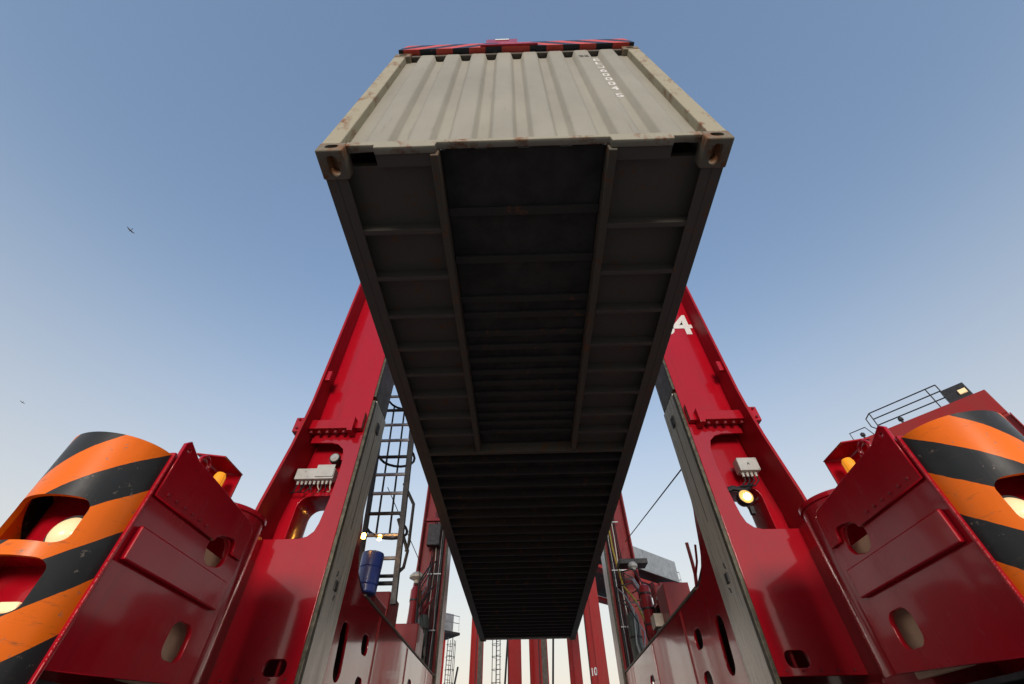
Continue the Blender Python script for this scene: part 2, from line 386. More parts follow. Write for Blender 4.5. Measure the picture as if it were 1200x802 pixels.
def bogie(s):
    X = lambda x: s*x
    b = MB().box(X(1.93), X(2.40), 1.06, 2.0, 2.20, 2.235).box(X(1.93), X(2.37), 1.06, 1.09, 1.33, 2.2)
    for i in range(len(b.v)): pass
    b.box(X(2.37), X(2.40), 1.06, 2.0, 1.15, 1.80)
    fr = b.build('bogie_frame', 'red', SC, .004)
    out = [(1.06,1.33),(2.0,1.40),(2.0,2.235),(1.06,2.235)]
    h1 = rr(1.745, 2.0, .22, .165, .075, tilt=.25); h2 = rr(1.755, 1.55, .185, .175, .06)
    plate('side_plate', 'red', fr, out, [h1, h2], X(1.9), X(1.93), 'X')
    lap = [(1.075,2.03),(1.642,2.03),(1.655,2.058),(1.69,2.078),(1.76,2.096),(1.82,2.103),(1.85,2.088),(1.862,2.05),(1.862,2.03),(1.965,2.03),(1.965,2.20),(1.93,2.245),(1.42,2.285),(1.22,2.295),(1.10,2.345),(1.075,2.32)]
    plate('cover_plate', 'red', fr, lap, [rr(1.115, 2.30, .03, .03, .013)], X(1.878), X(1.899), 'X')
    rp = MB().box(X(1.868), X(1.899), 1.10, 1.925, 1.735, 1.885)
    rp.build('raised_panel', 'red', fr, .007)
    # tan lined inner wall seen through the holes
    box('inner_tank', 'tan', fr, X(1.985), X(2.02), 1.60, 1.99, 1.37, 2.03, .01)
    box('edge_strip', 'red', fr, X(1.885), X(1.92), 1.045, 1.062, 1.25, 2.25, .005)
    # weld beads along the joint of bumper and plate
    wb = MB()
    for k in range(70):
        z = 1.35+k*.0128; wb.lathe((X(1.889), 1.05+random.uniform(-.002,.002), z), [(.001,-.007),(.0055,-.003),(.006,.002),(.001,.007)], 6)
    tag(wb.build('weld_bead', 'red', fr), kind='stuff')
    bp = half_bumper(s, SC, 2.14, 1.06, .24, 1.12, 2.235)
    cap = MB(); n = 24
    pts = [(X(2.14-.232*math.cos(PI*i/n)), 1.06-.232*math.sin(PI*i/n)) for i in range(n+1)]
    cap.add([(x, y, 2.205) for x, y in pts]+[(x, y, 2.228) for x, y in pts],
            [tuple(range(n+1)), tuple(range(2*n+1, n, -1))]+[(i, i+1, n+1+i+1, n+1+i) for i in range(n)]+[(n, 0, n+1, 2*n+1)])
    cap.build('bumper_cap', 'red', bp)
    sh = MB().box(X(1.96), X(2.32), 1.03, 1.05, 1.2, 2.2)
    sh.add([(X(2.14+(x-X(2.14))*s*.93), 1.06+(y-1.06)*.93, 1.682) for x, y in pts]+[(X(2.14+(x-X(2.14))*s*.93), 1.06+(y-1.06)*.93, 1.695) for x, y in pts],
            [tuple(range(n+1)), tuple(range(2*n+1, n, -1))]+[(i, i+1, n+1+i+1, n+1+i) for i in range(n)]+[(n, 0, n+1, 2*n+1)])
    sh.build('lamp_shelf', 'red', bp, .003)
    hl = MB().lathe((X(2.065), .985, 1.79), [(.001,-.072),(.02,-.071),(.04,-.066),(.058,-.055),(.069,-.042),(.075,-.03),(.076,-.02),(.076,0)], 28, 'Y').build('headlight', 'headlens', bp)
    MB().lathe((X(2.065), .985, 1.79), [(.077,-.035),(.083,-.035),(.083,.04),(.077,.04)], 28, 'Y').build('lamp_ring', 'steel_dark', hl)
    box('marker_light', 'headlens', bp, X(2.0), X(2.08), .90, .95, 1.475, 1.515, .008)
    # beacon with hood
    bc = MB().lathe((X(1.955), 1.53, 2.275), [(.036,0),(.036,.03),(.034,.035),(.034,.10),(.026,.12),(.004,.127)], 20).build('beacon', 'amber', SC)
    MB().lathe((X(1.955), 1.53, 2.236), [(.045,0),(.045,.035),(.037,.038)], 20).build('beacon_base', 'steel_dark', bc)
    hd = MB().add([(X(1.90),1.42,2.445),(X(1.90),1.65,2.445),(X(2.08),1.67,2.46),(X(2.08),1.40,2.46),
                   (X(1.90),1.42,2.455),(X(1.90),1.65,2.455),(X(2.08),1.67,2.47),(X(2.08),1.40,2.47)],
                  [(0,1,2,3),(7,6,5,4),(0,4,5,1),(1,5,6,2),(2,6,7,3),(3,7,4,0)])
    hd.box(X(1.905), X(2.06), 1.64, 1.652, 2.2, 2.446).box(X(2.06), X(2.072), 1.44, 1.639, 2.2, 2.452)
    hd.build('beacon_hood', 'red', SC, .003)
    ring = [(X(1.91), 1.30+.045*math.cos(t), 2.325+.045*math.sin(t)) for t in [2*PI*i/16 for i in range(16)]]
    MB().tube(ring, .011, 8, True).build('lifting_eye', 'red', SC)
    # steering post
    sp = MB().lathe((X(2.27), 2.20, 1.3), [(.265,0),(.265,1.09),(.28,1.095),(.28,1.125),(.26,1.135),(.20,1.14)], 40).build('steering_post', 'red', SC)
    MB().box(X(2.0), X(2.4), 1.9, 2.3, 1.34, 1.42).build('post_bracket', 'red2', sp, .01)

def wheel(s, y):
    X = lambda x: s*x
    t = MB().lathe((X(2.2), y, .64), [(.36,-.2),(.56,-.21),(.62,-.17),(.64,-.08),(.64,.08),(.62,.17),(.56,.21),(.36,.2)], 40, 'X').build('wheel', 'rubber', SC)
    MB().lathe((X(2.2), y, .64), [(.10,-.12),(.12,-.16),(.30,-.10),(.355,-.19),(.355,.19),(.30,.10),(.12,.16),(.10,.12)], 32, 'X').build('rim', 'green', t)
    MB().box(X(1.98), X(2.42), y-.62, y+.62, 1.29, 1.315).build('mudguard', 'steel_dark', t, .004)

def front_leg(s):
    X = lambda x: s*x
    lg = box('leg', 'red', SC, X(1.9), X(2.48), 3.33, 3.86, 3.9, 12.0, .006)
    MB().sheet([(X(2.48),12),(X(2.48),4.2),(X(2.49),4.0),(X(2.52),3.6),(X(2.60),2.95),(X(2.62),2.7),(X(2.62),1.55)], 3.07, 3.88, s*.03).build('flange', 'redm', lg, .004)
    # lower leg: thick web with an oval opening that shows the sky
    plate('web', 'red', lg, [(X(1.93),2.30),(X(2.60),2.30),(X(2.60),3.0),(X(2.51),3.6),(X(2.48),3.9),(X(1.93),3.9)],
          [rr(X(2.245), 2.83, .47, .80, .13)], 3.50, 3.86, 'Y', .006)
    # front panel and arched frame in one plate
    o = [(1.9,1.58),(2.62,1.58),(2.62,2.70),(2.25,2.70),(2.17,2.72),(2.115,2.77),(2.09,2.85),(2.06,3.1),(2.045,3.4),(2.05,3.6),(2.08,3.70),(2.15,3.765),(2.24,3.79),(2.48,3.79),(2.478,3.9),(1.9,3.9)]
    plate('front_panel', 'redgloss', lg, [(X(a), b) for a, b in o], [rr(X(2.085), 1.685, .19, .12, .05)], 3.326, 3.356, 'Y', .004)
    MB().cyl((X(2.085), 3.40, 1.6), (X(2.085), 3.40, 1.77), .016, 12).build('pipe', 'red', lg)
    box('seam_strip', 'red', lg, X(2.585), X(2.60), 3.06, 3.33, 1.5, 2.7, .003)
    # bolted joint
    br = MB().box(X(2.0), X(2.60), 3.20, 3.325, 3.90, 4.02).box(X(1.985), X(2.05), 3.185, 3.325, 3.86, 4.05).box(X(2.57), X(2.66), 3.16, 3.30, 3.84, 4.03).build('splice_bracket', 'red', lg, .008)
    for k in range(5):
        x = X(2.10+k*.095)
        MB().lathe((x, 3.255, 3.90), [(.022,-.035),(.022,-.004)], 6).build('bolt', 'bolt', br, .003)
        MB().lathe((x, 3.255, 4.02), [(.022,.004),(.022,.03)], 6).build('bolt', 'bolt', br, .003)
    for z in (3.885, 4.0):
        MB().lathe((X(2.615), 3.15, z), [(.014,-.012),(.014,.012)], 6, 'Y').build('bolt', 'bolt', br, .002)
    wd = MB(); a, b_ = X(1.91), X(2.02)
    wd.add([(a,3.32,3.93),(b_,3.32,3.93),(a,3.32,4.16),(a,3.25,3.93),(b_,3.25,3.93),(a,3.25,4.16)], [(0,1,2),(5,4,3),(0,3,4,1),(1,4,5,2),(2,5,3,0)])
    wd.build('gusset', 'red', lg, .003)
    box('lug', 'red', lg, X(2.42), X(2.478), 3.10, 3.14, 4.55, 4.70, .006)
    # guide rail on the inner face
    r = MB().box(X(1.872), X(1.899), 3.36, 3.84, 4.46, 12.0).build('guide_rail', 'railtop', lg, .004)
    r2 = MB().box(X(1.866), X(1.899), 3.40, 3.86, 1.35, 4.44).build('guide_rail', 'rail', lg, .004)
    box('rail_edge', 'grease', r2, X(1.862), X(1.899), 3.335, 3.396, 1.35, 4.40, .006)
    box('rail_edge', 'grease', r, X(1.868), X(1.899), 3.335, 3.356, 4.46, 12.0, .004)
    box('rail_groove', 'grease', r2, X(1.8645), X(1.867), 3.60, 3.612, 2.9, 4.1, 0)
    box('stop_block', 'steel_dark', r2, X(1.855), X(1.867), 3.58, 3.68, 4.10, 4.24, .01)
    cl = box('latch', 'steel_dark', r2, X(1.852), X(1.867), 3.55, 3.62, 2.31, 2.40, .008)
    MB().tube([(X(1.86),3.545,2.43),(X(1.86),3.56,2.445),(X(1.86),3.56,2.48)], .006, 6).build('clip', 'steel_dark', cl)
    MB().tube([(X(1.86),3.62,2.28),(X(1.86),3.60,2.265),(X(1.86),3.60,2.235)], .006, 6).build('clip', 'steel_dark', cl)
    return lg

def side_beam(s):
    X = lambda x: s*x
    o = [(3.862,1.38),(10.45,1.38),(10.45,2.54),(4.62,2.54),(4.50,2.55),(4.38,2.58),(4.27,2.64),(4.18,2.73),(4.12,2.83),(4.07,2.95),(4.02,3.08),(3.96,3.2),(3.93,3.34),(3.905,3.45),(3.90,3.62),(3.88,4.4),(3.862,4.4)]
    hs = [rr(4.235,1.96,.235,.50,.115,tilt=.12), rr(4.97,2.15,.27,.20,.09), rr(5.0,1.76,.27,.2,.09), rr(6.3,1.76,.27,.2,.09), rr(7.6,2.1,.3,.2,.09), rr(8.7,1.95,.25,.2,.09)]
    bm_ = plate('side_beam', 'redgloss', SC, o, hs, X(1.9), X(1.93), 'X', .004)
    b = MB().box(X(1.935), X(2.60), 3.9, 10.45, 2.49, 2.52).box(X(2.58), X(2.61), 2.3, 10.45, 1.38, 2.49).box(X(1.935), X(2.58), 2.3, 10.45, 1.36, 1.40)
    b.build('beam_box', 'red2', bm_, .004)
    MB().box(X(1.885), X(1.94), 4.6, 9.84, 2.545, 2.57).build('top_lip', 'grease', bm_, .004)
    for y in (5.35, 7.1, 8.9):
        box('weld_seam', 'red', bm_, X(1.896), X(1.8995), y, y+.012, 1.40, 2.53, 0)
    MB().tube([(X(1.99),4.15,3.02),(X(1.97),4.2,2.88),(X(1.96),4.35,2.70),(X(1.96),4.6,2.61),(X(1.96),6.0,2.6),(X(1.96),9.7,2.6)], .022, 8).build('cable', 'hose', bm_)

def rear_leg(s):
    X = lambda x: s*x
    lg = box('leg', 'red2', SC, X(1.9), X(2.48), 9.85, 10.45, 2.53, 12.0, .006)
    MB().sheet([(X(2.48),12),(X(2.48),4.6),(X(2.55),3.0),(X(2.58),2.55)], 9.62, 10.45, s*.03).build('flange', 'red2', lg, .004)
    r = MB().box(X(1.872), X(1.899), 9.90, 10.45, 1.42, 12.0).build('guide_rail', 'rail', lg, .004)
    box('rail_edge', 'grease', r, X(1.865), X(1.899), 9.80, 9.896, 1.42, 12.0, .005)
    # hose bundle on the front face
    hb = MB().box(X(1.96), X(2.02), 9.78, 9.848, 2.55, 11.8).build('hose_rack', 'steel_dark', lg, .004)
    for k in range(7):
        x0 = 1.97+k*.04; j = lambda a=.012: random.uniform(-a, a)
        pts = [(X(x0+j()), 9.74+j(.03), 2.6+i*.42) for i in range(20)]
        MB().tube(pts, random.choice((.010,.013,.016)), 6).build('hose', ('hose','galv','hose','steel_dark','rail','hose','steel_dark')[k], hb)
    for z in (3.3, 4.4, 5.5, 6.6):
        box('hose_clamp', 'galv', hb, X(1.95), X(2.29), 9.705, 9.722, z, z+.025, .003)

def top_frame(P, H, mat, w1=2.62, L0=3.33, L1=10.45, fl=None):
    pass

for s in (-1, 1):
    bogie(s); front_leg(s); side_beam(s); rear_leg(s)
    for y in (1.55, 3.9, 6.6, 9.2): wheel(s, y)
    box('top_beam', 'red', SC, s*1.92, s*2.46, 3.87, 9.84, 11.3, 11.98, .01)
for y in (3.33, 9.87): box('cross_beam', 'red', SC, -2.48, 2.48, y, y+.52, 12.01, 12.9, .01)

for s in (-1, 1):
    for nm, x, y, z0, z1 in (('leg', 1.897, 3.345, 1.6, 3.9), ('beam', 1.897, 5.40, 1.42, 2.52), ('beam', 1.897, 7.16, 1.42, 2.52)):
        pts = [(s*(x+random.uniform(-.001,.001)), y+random.uniform(-.002,.002), z0+(z1-z0)*k/60) for k in range(61)]
        MB().tube(pts, .005, 6).build('weld_seam', 'red2', SC)
    # bolt row under the cover plate and cable clips on the front panel
    for k in range(6):
        MB().lathe((s*1.874, 1.14+k*.075, 2.06), [(.008,-.006),(.008,.006)], 6, 'X').build('bolt', 'bolt', SC, .001)
    for k in range(5):
        MB().lathe((s*(1.97+k*.13), 3.322, 1.61), [(.010,-.006),(.010,.006)], 6, 'Y').build('bolt', 'bolt', SC, .001)
# left leg fittings: wide junction boxes with cables, a round lamp
LB = box('junction_box', 'boxgrey', SC, -2.52, -2.10, 3.33, 3.43, 3.34, 3.465, .006)
box('lid', 'boxgrey', LB, -2.30, -2.105, 3.318, 3.33, 3.36, 3.50, .003)
for k in range(9):
    x = -2.49+k*.045
    MB().lathe((x, 3.385, 3.34), [(.012,-.04),(.012,-.02),(.015,-.018),(.015,-.003)], 8).build('cable_gland', 'boxgrey', LB)
    dx = random.uniform(-.06,.06)
    MB().tube([(x,3.385,3.31),(x+dx*.3,3.38,3.27),(x+dx,3.38,3.235),(x+dx*1.4-.02,3.40,3.22),(x+dx*1.6-.06,3.42,3.235)], .006, 6).build('cable', random.choice(('hose','cream','hose','galv')), LB)
for p in ((-2.42,3.43),(-2.18,3.37),(-2.38,3.37)):
    MB().lathe((p[0],3.328,p[1]), [(.008,-.004),(.008,.002)], 8, 'Y').build('screw', 'galv', LB)
DS = MB().lathe((-2.17,3.42,3.62), [(.055,-.05),(.06,-.04),(.06,.02)], 28, 'Y').build('round_lamp', 'steel_dark', SC)
MB().lathe((-2.17,3.385,3.62), [(.001,-.03),(.03,-.026),(.047,-.015),(.047,0)], 28, 'Y').build('lens', 'boxgrey', DS)
MB().lathe((-2.17,3.36,3.62), [(.022,-.01),(.022,0)], 20, 'Y').build('lens_centre', 'galv', DS)
box('lamp_bracket', 'red', SC, -2.09, -2.05, 3.36, 3.44, 3.58, 3.66, .004)
# right leg fittings
RB = box('junction_box', 'boxgrey', SC, 2.265, 2.48, 3.30, 3.42, 3.31, 3.46, .012)
text('warning_mark', 'A', .04, RB, (2.37, 3.298, 3.385), FACE_FRONT, 'steel_dark', .0008)
for k in range(4):
    x = 2.30+k*.045
    MB().lathe((x, 3.36, 3.31), [(.013,-.045),(.013,-.02),(.017,-.018),(.017,-.002)], 8).build('cable_gland', 'boxgrey', RB)
    MB().tube([(x,3.36,3.27),(x,3.36,3.22),(x-.05,3.37,3.17),(x-.15,3.39,3.15+.01*k)], .008, 6).build('cable', 'hose', RB)
for dx in (-.09,.09):
    for dz in (-.06,.06): MB().lathe((2.372+dx,3.299,3.385+dz), [(.007,-.003),(.007,.002)], 8, 'Y').build('screw', 'galv', RB)
WL = MB().lathe((2.215,3.37,3.03), [(.072,-.05),(.076,-.045),(.076,0),(.06,.06),(.03,.08)], 28, 'Y').build('work_lamp', 'steel_dark', SC)
MB().lathe((2.215,3.335,3.03), [(.001,-.03),(.035,-.026),(.058,-.018),(.070,-.014)], 28, 'Y').build('lens', 'lens_warm', WL)
MB().lathe((2.215,3.325,3.02), [(.001,-.05),(.018,-.045),(.032,-.036),(.036,-.02)], 20, 'Y').build('bulb', 'lamp_lit', WL)
MB().tube([(2.05,3.42,3.13),(2.15,3.40,3.16),(2.28,3.40,3.13),(2.36,3.42,3.2)], .03, 8).build('conduit', 'hose', WL)
MB().box(2.24,2.28,3.38,3.43,2.88,2.96).build('bracket', 'steel_dark', WL, .004)
text('unit_number', '34', .56, SC, (2.205, 3.327, 5.62), FACE_FRONT, 'white', .0015, sp=.86)

# access ladder with cage on the left side
LD = MB().bar((-2.15,5.0,2.56), (-2.48,5.0,6.9), .06).bar((-1.66,5.0,2.56), (-1.93,5.0,6.9), .07).build('access_ladder', 'steel_dark', SC, .004)
for k in range(14):
    z = 2.80+.30*k; t = (z-2.56)/4.34
    MB().cyl((-2.15-.33*t,5.0,z), (-1.66-.27*t,5.0,z), .026, 8).build('rung', 'galv' if k % 3 else 'steel_dark', LD)
for z in (3.55, 4.72, 5.9):
    t = (z-2.56)/4.34; xa, xb = -2.15-.33*t, -1.66-.27*t; cx = (xa+xb)/2; hw = (xb-xa)/2
    pts = [(cx+(hw+.12*math.sin(a))*math.cos(a), 5.0+.50*math.sin(a), z) for a in [PI*i/12 for i in range(13)]]
    MB().tube(pts, .02, 6).build('cage_hoop', 'steel_dark', LD)
for a in (PI*.3, PI*.5, PI*.7):
    f = lambda z: (-1.95-.31*(z-2.56)/4.34+(.19+.12*math.sin(a))*math.cos(a), 5.0+.5*math.sin(a), z)
    MB().tube([f(3.55), f(4.72), f(5.9)], .016, 6).build('cage_bar', 'steel_dark', LD)
MB().tube([(-1.80,5.0,4.15),(-1.62,5.05,3.85),(-1.60,5.05,3.3),(-1.62,5.05,3.2)], .024, 6).build('handrail', 'steel_dark', LD)
MB().tube([(-1.79,5.0,3.62),(-1.60,5.05,3.2),(-1.62,5.05,3.0),(-1.72,5.05,2.9),(-1.95,5.05,2.9),(-2.0,5.05,2.8),(-2.0,5.05,2.54)], .024, 6).build('handrail', 'steel_dark', LD)
MB().tube([(-2.1,5.2,4.2),(-1.7,6.2,3.5),(-1.75,7.5,2.8)], .006, 6).build('cable', 'hose', LD)
# amber flashing lamps on a bar above the drum
AL = MB().tube([(-1.92,4.5,3.22),(-1.90,4.55,3.20),(-1.72,4.6,3.20)], .012, 6).build('lamp_bar', 'steel_dark', SC)
for p in ((-2.01,4.42,3.16),(-1.86,4.58,3.20)):
    MB().lathe(p, [(.004,-.034),(.024,-.028),(.024,.02),(.014,.032),(.003,.038)], 12).build('lamp', 'amber_lit', AL)
ld = bpy.data.lights.new('amber_glow', 'POINT'); ld.energy = .12; ld.color = (1, .5, .1); ld.shadow_soft_size = .03
lo_ = bpy.data.objects.new('amber_glow', ld); COL.objects.link(lo_); lo_.parent = AL; lo_.location = Vector((-1.88,4.55,3.28))-OFF[AL.name]
# equipment on top of the side beams, near the rear legs
def eq(name, mat, s, x0, x1, y0, y1, z0, z1, bev=.012): return box(name, mat, SC, s*x0, s*x1, y0, y1, z0, z1, bev)
e = eq('valve_box', 'red2', -1, 1.95, 2.3, 5.15, 5.75, 2.53, 2.72); eq('step_box', 'red2', -1, 2.0, 2.45, 6.0, 6.6, 2.53, 3.0)
box('label_plate', 'white', e, -2.12, -2.02, 5.14, 5.149, 2.57, 2.68, .002)
eq('pump_housing', 'red2', -1, 2.0, 2.4, 8.2, 8.8, 2.53, 3.1)
def tank(s, x, y, z0, z1, r, mat, bands=3):
    t = MB().lathe((s*x,y,z0), [(r*.7,0),(r,.04),(r,z1-z0-.05),(r*.8,z1-z0),(r*.3,z1-z0+.03)], 24).build('hydraulic_cylinder', mat, SC)
    for k in range(bands):
        z = z0+(z1-z0)*(k+.6)/(bands+.2); MB().lathe((s*x,y,z), [(r+.002,0),(r+.012,.003),(r+.012,.03),(r+.002,.033)], 24).build('band', 'steel_dark', t)
    return t
tank(-1, 2.12, 9.2, 2.53, 3.45, .11, 'green', 2); tank(-1, 2.3, 8.9, 2.53, 3.9, .08, 'red2', 3)
e = eq('control_box', 'orangebox', -1, 2.22, 2.42, 9.0, 9.2, 3.65, 3.9); eq('relay_box', 'steel_dark', -1, 2.04, 2.34, 9.55, 9.72, 5.0, 5.5)
t = MB().lathe((-2.36,9.15,4.05), [(.05,0),(.06,.05),(.16,.10),(.16,.14),(.10,.2),(.03,.23)], 24).build('dome_lamp', 'cream', SC)
box('cross_arm', 'red2', SC, -2.40, -1.92, 9.5, 9.6, 5.55, 5.62, .006)
for k in range(10):
    x = -2.05-random.random()*.4; y = 8.6+random.random()*1.0; z = 2.9+random.random()*1.2
    MB().tube([(x,y,2.55),(x+.03,y+.05,2.9),(x-.05,y+.1,z),(x+.08,y+.2,z+.3),(x+.1,9.7,z+.7)], .014, 6).build('hose', random.choice(('hose','hose','galv','red2')), SC)
for k in range(6):
    x = -2.0-k*.07
    box('small_box', random.choice(('red2','steel_dark','red2','galv')), SC, x-.08, x, 8.95+.1*(k%3), 9.1+.1*(k%3), 2.75+.22*k, 2.9+.22*k, .008)
# right side
tank(1, 2.14, 7.9, 2.53, 3.55, .10, 'red2', 4); tank(1, 2.05, 8.9, 2.53, 3.35, .11, 'green', 1)
e = eq('junction_box', 'cream', 1, 1.98, 2.20, 7.0, 7.25, 2.72, 2.90, .01); eq('box_foot', 'steel_dark', 1, 2.02, 2.16, 7.03, 7.2, 2.53, 2.71, .006)
eq('pump_housing', 'red2', 1, 2.12, 2.52, 6.6, 7.1, 2.53, 3.22, .012); eq('tool_box', 'red2', 1, 2.28, 2.56, 7.35, 7.75, 2.53, 3.45, .012)
eq('motor_block', 'red2', 1, 2.16, 2.36, 7.3, 7.55, 3.1, 3.4, .02); eq('filter_box', 'steel_dark', 1, 2.2, 2.44, 7.6, 7.9, 2.8, 3.2, .02)
MB().lathe((2.25,8.9,4.15), [(.05,0),(.06,.03),(.10,.06),(.10,.10),(.06,.15)], 20).build('dome_lamp', 'boxgrey', SC)
eq('lamp_shelf', 'steel_dark', 1, 2.0, 2.6, 8.95, 9.3, 4.3, 4.4, .01)
for k in range(12):
    x = 1.98+random.random()*.4; y = 7.2+random.random()*1.8; z = 2.8+random.random()*.9
    MB().tube([(x,y,2.55),(x-.03,y+.05,2.8),(x+.05,y+.15,z),(x-.05,y+.3,z+.3),(x,9.7,z+.7)], .013, 6).build('hose', random.choice(('hose','hose','galv','red2','hose')), SC)
MB().tube([(2.02,9.65,6.0),(2.03,9.6,4.8),(2.08,9.4,4.0),(2.2,9.0,3.6),(2.25,8.8,3.2)], .02, 8).build('hose', 'hosey', SC)
for k in range(7):
    x = 2.15+.05*k
    MB().lathe((x, 7.15+.08*(k%4), 3.15+.07*(k%3)), [(.01,-.03),(.03,-.02),(.03,.02),(.012,.03)], 10).build('valve', random.choice(('galv','boxgrey','steel_dark')), SC)
# loose hoses and hooks at the beam corner, stay cable
MB().tube([(1.93,4.55,3.05),(1.94,4.58,2.85),(1.95,4.62,2.72),(1.95,4.7,2.58)], .02, 6).build('hook', 'red2', SC)
MB().tube([(1.95,4.35,2.95),(1.95,4.45,2.8),(1.95,4.62,2.7)], .014, 6).build('hook', 'red2', SC)
MB().cyl((1.96,3.90,3.74), (2.36,9.6,5.0), .009, 6).build('stay_cable', 'steel_dark', SC)
for s, zs in ((1, (3.72, 3.4, 3.0)), (-1, (3.9, 3.6, 3.3, 3.05))):
    for z in zs:
        y = 3.92+(.08 if z < 3.2 else 0)
        MB().tube([(s*1.915,y-.02,z),(s*1.915,y+.03,z+.005),(s*1.915,y+.04,z-.03),(s*1.915,y+.0,z-.04)], .007, 6).build('cable_hook', 'steel_dark', SC)

# blue drum standing on the left side beam
DR = thing('drum', 'small blue plastic drum on the left side beam below the lit amber lamps', 'drum', (-1.94, 4.72, 2.60))
MB().lathe((-1.94,4.72,2.60), [(.11,0),(.122,.012),(.125,.08),(.120,.09),(.127,.10),(.131,.27),(.126,.28),(.133,.29),(.135,.43),(.129,.455),(.10,.46)], 28).build('drum_body', 'blue', DR)
MB().lathe((-1.92,4.70,3.06), [(.03,0),(.03,.02),(.022,.026)], 14).build('cap', 'steel_dark', DR)

# ------------------------------------------------------------------ shipping container
ZB = 3.5853; CW = 1.219; CL = 12.192; CH = 2.591
CT = thing('shipping_container', 'grey forty foot shipping container hanging overhead, dark ribbed underside showing', 'container', (0, CL/2, ZB))
def z_(h): return ZB+h
# corner castings: block with three oval pockets, one shared mesh mirrored to the corners
def casting_mesh():
    me = bpy.data.meshes.new('corner_casting')
    b = MB().box(0, .162, 0, .178, 0, .118); me.from_pydata(b.v, [], b.f)
    bm = bmesh.new(); bm.from_mesh(me); bmesh.ops.recalc_face_normals(bm, faces=bm.faces)
    bmesh.ops.bevel(bm, geom=list(bm.edges), offset=.010, segments=3, affect='EDGES', profile=.5); bm.to_mesh(me); bm.free()
    ob = bpy.data.objects.new('tmp', me); COL.objects.link(ob); cs = []
    def cutter(pts, ax, d0, d1):
        k = len(pts)
        P = lambda a, b_, d: (d, a, b_) if ax == 0 else (a, d, b_) if ax == 1 else (a, b_, d)
        m_ = bpy.data.meshes.new('c'); m_.from_pydata([P(a,b_,d0) for a, b_ in pts]+[P(a,b_,d1) for a, b_ in pts], [],
            [tuple(range(k)), tuple(range(2*k-1,k-1,-1))]+[(i,(i+1)%k,k+(i+1)%k,k+i) for i in range(k)])
        q = bmesh.new(); q.from_mesh(m_); bmesh.ops.recalc_face_normals(q, faces=q.faces); q.to_mesh(m_); q.free()
        c = bpy.data.objects.new('tmpc', m_); COL.objects.link(c); cs.append(c)
        md = ob.modifiers.new('b', 'BOOLEAN'); md.operation = 'DIFFERENCE'; md.object = c; md.solver = 'EXACT'
    cutter(rr(.085,.058,.079,.051,.024), 1, -.05, .11)     # end face
    cutter(rr(.095,.058,.079,.051,.024), 0, -.05, .10)     # side face
    cutter(rr(.085,.095,.064,.124,.030), 2, -.05, .095)    # bottom face
    r_ = eval_mesh(ob)
    for c in cs+[ob]: bpy.data.objects.remove(c)
    r_.materials.clear(); r_.materials.append(M['cast'])
    r_.polygons.foreach_set('use_smooth', [True]*len(r_.polygons)); r_.set_sharp_from_angle(angle=R(35))
    return r_
cm = casting_mesh(); cm.name = 'corner_casting'
for sx in (-1,1):
    for sy in (0,1):
        for sz in (0,1):
            o = bpy.data.objects.new('corner_casting', cm); COL.objects.link(o); o.parent = CT
            o.location = Vector((sx*CW, sy*CL, z_(sz*CH)))-OFF[CT.name]
            o.scale = (-sx, 1-2*sy, 1-2*sz)
for sx in (-1,1):
    for y0, nm in ((.004,'corner_post'),(CL-.15,'corner_post')):
        MB().box(sx*(CW-.118), sx*(CW-.004), y0, y0+.14, z_(.119), z_(CH-.119)).build(nm, 'post', CT, .008)
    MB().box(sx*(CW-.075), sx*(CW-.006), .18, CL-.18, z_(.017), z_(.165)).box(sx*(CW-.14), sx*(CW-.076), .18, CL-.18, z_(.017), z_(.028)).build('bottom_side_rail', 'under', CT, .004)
    MB().box(sx*(CW-.065), sx*(CW-.006), .18, CL-.18, z_(CH-.07), z_(CH-.008)).build('top_side_rail', 'post', CT, .004)
    # corrugated side wall
    prof = []; y = .15; k = 0
    while y < CL-.15:
        for dy, d in ((0,0),(.07,0),(.138,1),(.208,1)): prof.append((y+dy, sx*(CW-.012-.036*d)))
        y += .276
    n = len(prof); vs = [(x, yy, z_(.16)) for yy, x in prof]+[(x, yy, z_(CH-.06)) for yy, x in prof]
    MB().add(vs, [(i,i+1,n+i+1,n+i) for i in range(n-1)]).build('side_wall', 'cont', CT, 0, False)
# near end wall: eight raised ribs
prof = [(-1.115,.062)]
ribs = [(-.95+.2557*k, -.83+.2557*k) for k in range(8)]
for a, b_ in ribs:
    up_ = [(a-.046,.062),(a-.036,.0605),(a-.026,.055),(a-.010,.018),(a,.0125),(a+.010,.010)]
    prof += up_+[(a+b_-x, y) for x, y in reversed(up_)]
prof += [(1.115,.062)]
n = len(prof)
vs = [(x, y, z_(.11)) for x, y in prof]+[(x, y, z_(CH-.055) if y < .03 else z_(CH-.10)) for x, y in prof]
ew = MB().add(vs, [(i,i+1,n+i+1,n+i) for i in range(n-1)]).build('end_wall', 'cont', CT, 0, True)
ew.data.set_sharp_from_angle(angle=R(60))
MB().box(-CW+.163, CW-.163, .02, .14, z_(CH-.054), z_(CH-.004)).build('top_end_rail', 'under', CT, .006)
MB().box(-CW+.12, CW-.12, .10, .13, z_(CH-.20), z_(CH-.056)).build('gap_shade_plate', 'under', CT, .003)  # dark-coloured back plate standing in for the shade inside the gap behind the ribs
